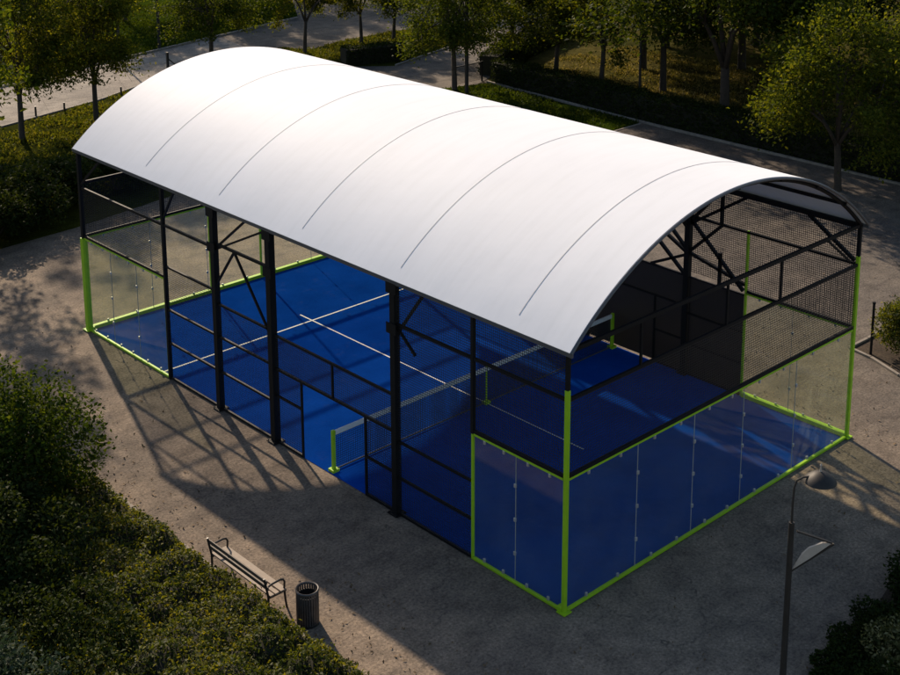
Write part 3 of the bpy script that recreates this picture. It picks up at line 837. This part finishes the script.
for i, (x, y, k, s) in enumerate([(41.5, 31.5, 'e', .95), (45.5, 27.5, 'e', 1.1), (43.5, 22, 'f', 1.0), (47, 17.5, 'e', 1.1), (48.5, 14.0, 'f', .9), (50, 23, 'e', 1.15), (44, 11, 'f', 1.05),
                                  (49.5, 10.5, 'e', 1.1), (52, 31, 'e', 1.1), (51.5, 6.0, 'e', .9), (47, 4, 'e', 1.0), (55, 17, 'e', 1.2), (47.5, 34.5, 'f', 1.0), (53, 38.5, 'e', 1.0), (58, 26, 'e', 1.2), (58, 8, 'e', 1.2), (64, 18, 'e', 1.2)]):
    place_tree(TV[k], (x, y), i * 1.37, s, 'dark tree in the dense wood behind the meadow at upper right', G_BACK)
# trees just outside the left edge, whose crowns throw the dappled shade
place_tree(TV['s'], (0.2, 30.6), 1.0, 0.98, 'tall sparse tree at the left edge behind the shrubs', 'tall trees left of the plaza')
place_tree(TV['s'], (-3.6, 26.0), 3.0, 0.95, 'tall sparse tree left of the plaza outside the photo', 'tall trees left of the plaza')

for i, (x, y, k, s) in enumerate([(27.5, 65.5, 'f', .9), (33, 66.5, 'e', .9), (37.5, 67.5, 'f', 1.0), (42.5, 66.5, 'e', .9), (47, 63, 'f', .95), (51, 58, 'e', .9)]):
    place_tree(TV[k], (x, y), i * 2.1 + .5, s, 'tree beyond the far lawn above the top of the photo', 'trees beyond the far lawn')

def bump(x, y, s, seed=0.0):
    return mnoise.noise(Vector((x * s + seed, y * s - seed, seed * 1.7)))

def hedge_mass(name, poly_fn, bounds, hfun, dens, leaf, mat, label, cat, core_step=0.25, group=None, depth=0.16, up=0.5):
    """a planted mass: twiggy core under a shell of single leaves; poly_fn(x,y) says where it grows"""
    x0, x1, y0, y1 = bounds
    root = empty(name, ((x0 + x1) / 2, (y0 + y1) / 2, 0), label, cat, group)
    ox, oy = (x0 + x1) / 2, (y0 + y1) / 2
    nx, ny = max(2, int((x1 - x0) / core_step)), max(2, int((y1 - y0) / core_step))
    H = {}
    V = []; F = []
    for j in range(ny + 1):
        for i in range(nx + 1):
            x = x0 + (x1 - x0) * i / nx; y = y0 + (y1 - y0) * j / ny
            h = hfun(x, y) * max(0.0, min(1.0, poly_fn(x, y)))
            V.append((x - ox, y - oy, max(0.0, h - 0.16)))
    for j in range(ny):
        for i in range(nx):
            a = j * (nx + 1) + i
            if max(V[a][2], V[a + 1][2], V[a + nx + 1][2], V[a + nx + 2][2]) > 0.001:
                F.append((a, a + 1, a + nx + 2, a + nx + 1))
    mb = MB(); mb.add(V, F); mb.smooth = True
    mb.build('twigs', M['twig'], root)
    n = int((x1 - x0) * (y1 - y0) * dens)
    px = RNG.uniform(x0, x1, n); py = RNG.uniform(y0, y1, n)
    C = []
    for x, y in zip(px, py):
        pf = poly_fn(x, y)
        if pf <= 0.02: continue
        h = hfun(x, y) * min(1.0, pf)
        C.append((x - ox, y - oy, h - abs(random.gauss(0, depth)) + (random.random() < .08) * random.uniform(0, .18)))
    C = np.array(C)
    C[:, 2] = np.maximum(C[:, 2], 0.03)
    od = np.zeros_like(C); od[:, 2] = 0.7
    me = leaf_mesh('leaves', C, leaf, mat, up, od, 0.7)
    link(bpy.data.objects.new('leaves', me), root)
    return root

def shrub(name, loc, rx, ry, h, n, leaf, mat, label, cat='shrub', group=None, lumps=9, seed=0, z0=0.0):
    """a rounded shrub: several lobes of leaves around stems"""
    rg = random.Random(seed * 31 + 5)
    root = empty(name, (loc[0], loc[1], 0), label, cat, group)
    mb = MB(); lob = []
    for k in range(lumps):
        a = 2 * math.pi * k / lumps + rg.uniform(-.4, .4); q = rg.uniform(.25, .78) if k else 0
        lob.append((math.cos(a) * rx * q, math.sin(a) * ry * q, h * rg.uniform(.45, .72) * (1.12 - q * .5), rg.uniform(.32, .48)))
        mb.tube([(0.05 * math.cos(a), 0.05 * math.sin(a), -0.05), (lob[-1][0] * .5, lob[-1][1] * .5, lob[-1][2] * .55), lob[-1][:3]], [0.03, 0.02, 0.008], 5)
    mb.build('stems', M['bark'], root)
    per = n // lumps; Cs = []; Od = []
    for lx, ly, lz, lr in lob:
        d = RNG.normal(size=(per, 3)); d /= np.linalg.norm(d, axis=1)[:, None]
        r = lr * (RNG.uniform(0.25, 1, per) ** 0.4 + RNG.normal(0, .08, per))
        C = np.array([lx, ly, lz]) + d * r[:, None] * np.array([rx, ry, h * .75])
        Cs.append(C); Od.append(d)
    C = np.concatenate(Cs); D = np.concatenate(Od)
    k = C[:, 2] > z0 + 0.03
    link(bpy.data.objects.new('leaves', leaf_mesh('leaves', C[k], leaf, mat, .4, D[k], .8)), root)
    return root

# near left clipped shrubs along the kerb
def near_poly(x, y):
    e = -4.55 + 0.12 * bump(x, y, 1.6, 3.1)
    d = min((e - x) / 0.35, (y + 9) / .5, (12.9 - y) / .6, (x + 13.5) / .5)
    return max(0.0, d) ** 0.5 if d > 0 else 0.0
def near_h(x, y):
    ramp_ = min(1.0, (-4.5 - x) / 5.0)
    return 0.62 + 0.45 * ramp_ + 0.30 * bump(x, y, .8, 1.3) + 0.22 * bump(x, y, 2.1, 5.2) + 0.10 * bump(x, y, 5.0, 2.2)
hedge_mass('shrub_bed', near_poly, (-13.5, -4.4, -6.5, 13.0), near_h, 1150, 0.085, M['leaf_hedge'], 'bed of dense green clipped shrubs along the kerb behind the bench', 'shrub bed')
shrub('bush', (-6.7, 11.6), 2.1, 2.1, 3.9, 20000, 0.12, M['leaf_bush'], 'tall dark rounded bush at the left edge beside the plaza', 'bush', None, 16, 3)
shrub('bush', (-8.3, 8.6), 1.8, 1.9, 2.7, 12000, 0.11, M['leaf_dhedge'], 'dark bush in front of the tall bush at the left edge', 'bush', None, 12, 4)
shrub('bush', (-8.6, 5.3), 1.7, 1.7, 1.9, 11000, 0.10, M['leaf_dhedge'], 'darker bush rising from the shrub bed at lower left', 'bush', None, 12, 5)
shrub('bush', (-10.6, 4.2), 1.6, 1.6, 2.3, 12000, 0.09, M['leaf_blue'], 'bluish dark bush in the lower left corner', 'bush', None, 12, 6)
# shrubs at the lower right corner
for i, (x, y, rx, h, mat, lab) in enumerate([
        (2.15, -5.15, .6, .45, 'leaf_dhedge', 'small dark shrub right of the street lamp'),
        (4.0, -5.0, .85, .7, 'leaf_dhedge', 'dark shrub in the middle of the lower right corner planting'),
        (5.6, -4.9, 1.0, .95, 'leaf_dhedge', 'dark shrub at the right edge of the photo nearest the glass wall'),
        (3.35, -5.8, .85, 1.05, 'leaf_sun_tips', 'shrub with painted sunlit tips in the lower right corner'),
        (2.95, -5.0, .7, .5, 'leaf_dhedge', 'low dark shrub between the smallest shrub and the middle one at lower right'),
        (4.75, -5.65, .9, .8, 'leaf_dhedge', 'dark shrub just behind the shrub with painted sunlit tips'),
        (2.55, -5.85, .75, .6, 'leaf_dhedge', 'dark shrub cut by the bottom edge beside the shrub with painted sunlit tips'),
        (6.6, -5.3, 1.0, 1.0, 'leaf_dhedge', 'dark shrub at the far right end of the corner planting'),
        (7.4, -4.7, 1.1, 1.0, 'leaf_dhedge', 'dark shrub right of the photo edge')]):
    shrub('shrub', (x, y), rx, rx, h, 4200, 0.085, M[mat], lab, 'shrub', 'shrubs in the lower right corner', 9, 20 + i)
sheet('hedge_bed', [(1.5, -5.1), (5.6, -4.2), (10, -3.6), (10, -12), (1.2, -12)], 0.010, M['soil'])
# bed with bush and stake at the right edge
sheet('hedge_bed', [(16.06, 2.9), (15.9, 2.1), (15.4, 0.9), (15.6, -1.5), (20, -1.5), (20, 2.75)], 0.010, M['soil'])
kerb('kerb', [(20, 2.8), (16.0, 2.9), (15.85, 2.1), (15.35, 0.9), (15.5, -1.5)], 0.1, 0.09)
shrub('bush', (17.0, 1.55), 1.05, 1.1, 1.75, 8000, 0.10, M['leaf_hedge'], 'olive bush in the kerbed bed at the right edge', 'bush', None, 12, 40)
shrub('bush', (18.3, 0.6), 1.0, 1.0, 1.6, 6000, 0.10, M['leaf_hedge'], 'bush behind the olive bush at the right edge', 'bush', None, 10, 41)
st = empty('stake', (16.1, 2.25, 0), 'thin black stake in the kerbed bed beside the olive bush', 'stake')
MB().tube([(0, 0, 0), (0, 0, 1.62)], 0.04, 8).build('rod', M['black'], st)
MB().lathe([(0, 0), (.05, 0), (.05, .05), (0, .06)], (0, 0, 1.62), 10).build('cap', M['black'], st)
# shrubs on the far left behind the court
for i, (x, y, rx, h) in enumerate([(-1.2, 28.6, 1.9, 2.3), (1.4, 29.9, 1.9, 2.5), (3.5, 30.8, 1.8, 2.3), (5.6, 31.8, 1.9, 2.5), (8.0, 32.3, 1.9, 2.2), (10.4, 33.0, 2.0, 2.3), (12.8, 34.3, 2.0, 2.2), (0.4, 32.4, 1.8, 2.2), (3.0, 33.2, 1.8, 2.0), (15.2, 36.0, 2.0, 2.1)]):
    lab = ['leftmost dark shrub behind the far court corner', 'dark shrub at the left edge of the photo', 'rounded dark shrub left of the far court corner', 'dark shrub just behind the far court corner post',
           'shrub seen under the left end of the roof', 'shrub seen through the far end of the court', 'dark shrub farther right behind the far end of the court', 'rear shrub at the left edge against the sunny grass',
           'rear shrub against the sunny grass near the court corner', 'shrub hidden mostly behind the left end of the roof'][i]
    shrub('shrub', (x, y), rx, rx * .9, h, 5500, 0.15, M['leaf_dhedge'], lab, 'shrub', 'shrubs behind the far end of the court', 11, 60 + i)

def clip_hedge(pts, w, h, dens, mat, label, leaf=0.13, name='hedge'):
    """clipped hedge along a polyline: boxy twig core with leaf shell"""
    root = empty(name, (0, 0, 0), label, 'hedge')
    mb = MB(); Cs = []
    for a, b in zip(pts[:-1], pts[1:]):
        mb.bar((a[0], a[1], (h - .12) / 2), (b[0], b[1], (h - .12) / 2), w - 0.22, h - 0.12)
        ln = math.dist(a, b); d = np.array([b[0] - a[0], b[1] - a[1]]) / ln; s = np.array([-d[1], d[0]])
        n = int(ln * (w + 2 * h) * dens)
        u = RNG.uniform(0, ln, n); q = RNG.uniform(0, w + 2 * h, n)
        cx = np.where(q < h, -w / 2, np.where(q < h + w, q - h - w / 2, w / 2)); cz = np.where(q < h, q, np.where(q < h + w, h, w + 2 * h - q))
        nb = np.array([bump(uu, qq, .8, 2.0) for uu, qq in zip(u, q)]) * .12
        cx = cx * (1 + nb) + RNG.normal(0, .05, n); cz = cz * (1 + nb) + RNG.normal(0, .05, n)
        Cs.append(np.stack([a[0] + d[0] * u + s[0] * cx, a[1] + d[1] * u + s[1] * cx, np.maximum(cz, .03)], 1))
    mb.build('twigs', M['twig'], root)
    C = np.concatenate(Cs)
    link(bpy.data.objects.new('leaves', leaf_mesh('leaves', C, leaf, mat, .4)), root)
    return root
clip_hedge([(33.5, 35.2), (33.3, 29.8), (33.0, 24.8), (32.95, 10), (32.6, -3)], 1.35, 1.25, 230, M['leaf_dhedge'], 'long dark clipped hedge behind the kerb on the right side')
clip_hedge([(34.0, 36.6), (39.0, 38.9), (45.0, 41.2)], 1.3, 1.25, 220, M['leaf_dhedge'], 'dark clipped hedge beside the rear footpath')
clip_hedge([(29.9, 44.6), (33.7, 43.3)], 1.2, 1.05, 220, M['leaf_dhedge'], 'short dark clipped hedge on the sunny grass island')

# rough grass blades on the lit verges (no one could count them)
def in_poly(x, y, P):
    c = False; j = len(P) - 1
    for i in range(len(P)):
        if (P[i][1] > y) != (P[j][1] > y) and x < (P[j][0] - P[i][0]) * (y - P[i][1]) / (P[j][1] - P[i][1]) + P[i][0]: c = not c
        j = i
    return c
def grass(name, P, n, size, mat, seed):
    xs = [p[0] for p in P]; ys = [p[1] for p in P]
    C = []
    while len(C) < n:
        x = random.uniform(min(xs), max(xs)); y = random.uniform(min(ys), max(ys))
        if not in_poly(x, y, P): continue
        if bump(x, y, .55, seed) + random.gauss(0, .22) < -0.08: continue
        C.append((x, y, random.uniform(.02, .13)))
    C = np.array(C)
    od = np.zeros_like(C); od[:, 2] = 1.4
    o = link(bpy.data.objects.new(name, leaf_mesh(name, C, size, mat, -.1, od, 1.0, .35)))
    o['kind'] = 'stuff'
    return o
grass('rough_grass_blades', [(-1, 33), (6, 31.5), (14, 34), (22, 39.5), (29.7, 44.3), (33.6, 43), (37.5, 44), (43, 48), (38.3, 50.2), (33.9, 49.9), (31.3, 49.4), (28.7, 52), (21.1, 49), (15.2, 46.5), (8.9, 44.8), (-1, 42)], 42000, 0.2, M['grass'], 3.0)
grass('meadow_blades', [(34.2, 0), (46, 0), (46, 36), (40, 37), (35, 34.5), (34.2, 25)], 42000, 0.17, M['meadow_blade'], 7.0)
grass('lawn_blades', [(8, 52), (12.6, 53.4), (21, 55.3), (37, 58.8), (42, 66), (20, 75), (8, 75)], 40000, 0.17, M['lawn_blade'], 4.0)
grass('verge_blades', [(30, 24), (32, 24), (32.4, 35), (29.6, 36)], 7000, 0.16, M['leaf_bush'], 9.0)  # dark leaf colour puts the strip's shade into the blades

# ------------------------------------------------------------------ small posts
def thin_post(name, x, y, h, r, label, cat, group=None):
    o = MB(); o.tube([(0, 0, 0), (0, 0, h)], [r * 1.15, r], 8)
    m = o.build(name, M['iron']); m.location = (x, y, 0)
    return tag(m, label, cat, group)
thin_post('lamp_post', 24.3, 55.8, 8.0, 0.09, 'dark lamp post at the lawn edge beyond the pale path', 'lamp post')
thin_post('lamp_post', 29.94, 34.15, 9.0, 0.09, 'dark lamp post beside the thick trunked tree behind the roof', 'lamp post')
thin_post('lamp_post', 33.9, 25.6, 7.0, 0.06, 'thin dark post in front of the long hedge', 'post')
thin_post('post', 37.1, 44.7, 2.2, 0.06, 'dark post on the grass island beside the footpath', 'post')
for (x, y), lab in zip([(11.09, 45.8), (12.53, 45.55), (16.37, 46.6)], ['leftmost low bollard on the near edge of the pale path', 'low bollard between the two left trees on the path edge', 'low bollard right of the forked tree on the path edge']):
    thin_post('bollard', x, y, 0.55, 0.05, lab, 'bollard', 'bollards on the path edge')
pr = empty('braced_post', (21.4, 50.1, 0), 'short dark post with slanting brace on the pale path', 'post')
MB().bar((0, 0, 0), (0, 0, 1.15), 0.12).build('upright', M['iron'], pr)
MB().bar((0.05, -0.02, 0.75), (0.75, -0.35, 0.0), 0.07).build('brace', M['iron'], pr)
thin_post('lamp_post', 20.6, 54.1, 4.1, 0.06, 'thin dark post on the pale path behind the forked tree', 'post')
fp = empty('mesh_barrier', (30.6, 35.9, 0), 'low dark mesh barrier panel at the end of the hedge', 'barrier')
for x in (0.0, 2.2): MB().bar((x, 0, 0), (x, 0, 1.15), 0.07).build('barrier_post', M['black'], fp)
MB().bar((0.04, 0, 1.1), (2.16, 0, 1.1), 0.05).build('barrier_rail', M['black'], fp)
panel('mesh_infill', 1, 0.0, 0.04, 2.16, 0.1, 1.07, M['wire'], fp)

# fallen leaves lying on the paving
C = []
for n_, (x0, x1, y0, y1) in [(420, (-4.38, -2.2, -2, 14)), (260, (-4.4, 0, 13, 27)), (260, (11.5, 17, -2, 8)), (260, (20, 31.4, 2, 24)), (160, (-3, 10, -7, -0.3))]:
    for _ in range(n_):
        q = random.random() ** 1.8
        C.append((x0 + (x1 - x0) * q, random.uniform(y0, y1), 0.022))
o = link(bpy.data.objects.new('fallen_leaves', leaf_mesh('fallen_leaves', np.array(C), 0.075, M['litter'], 1.6)))
o['kind'] = 'stuff'
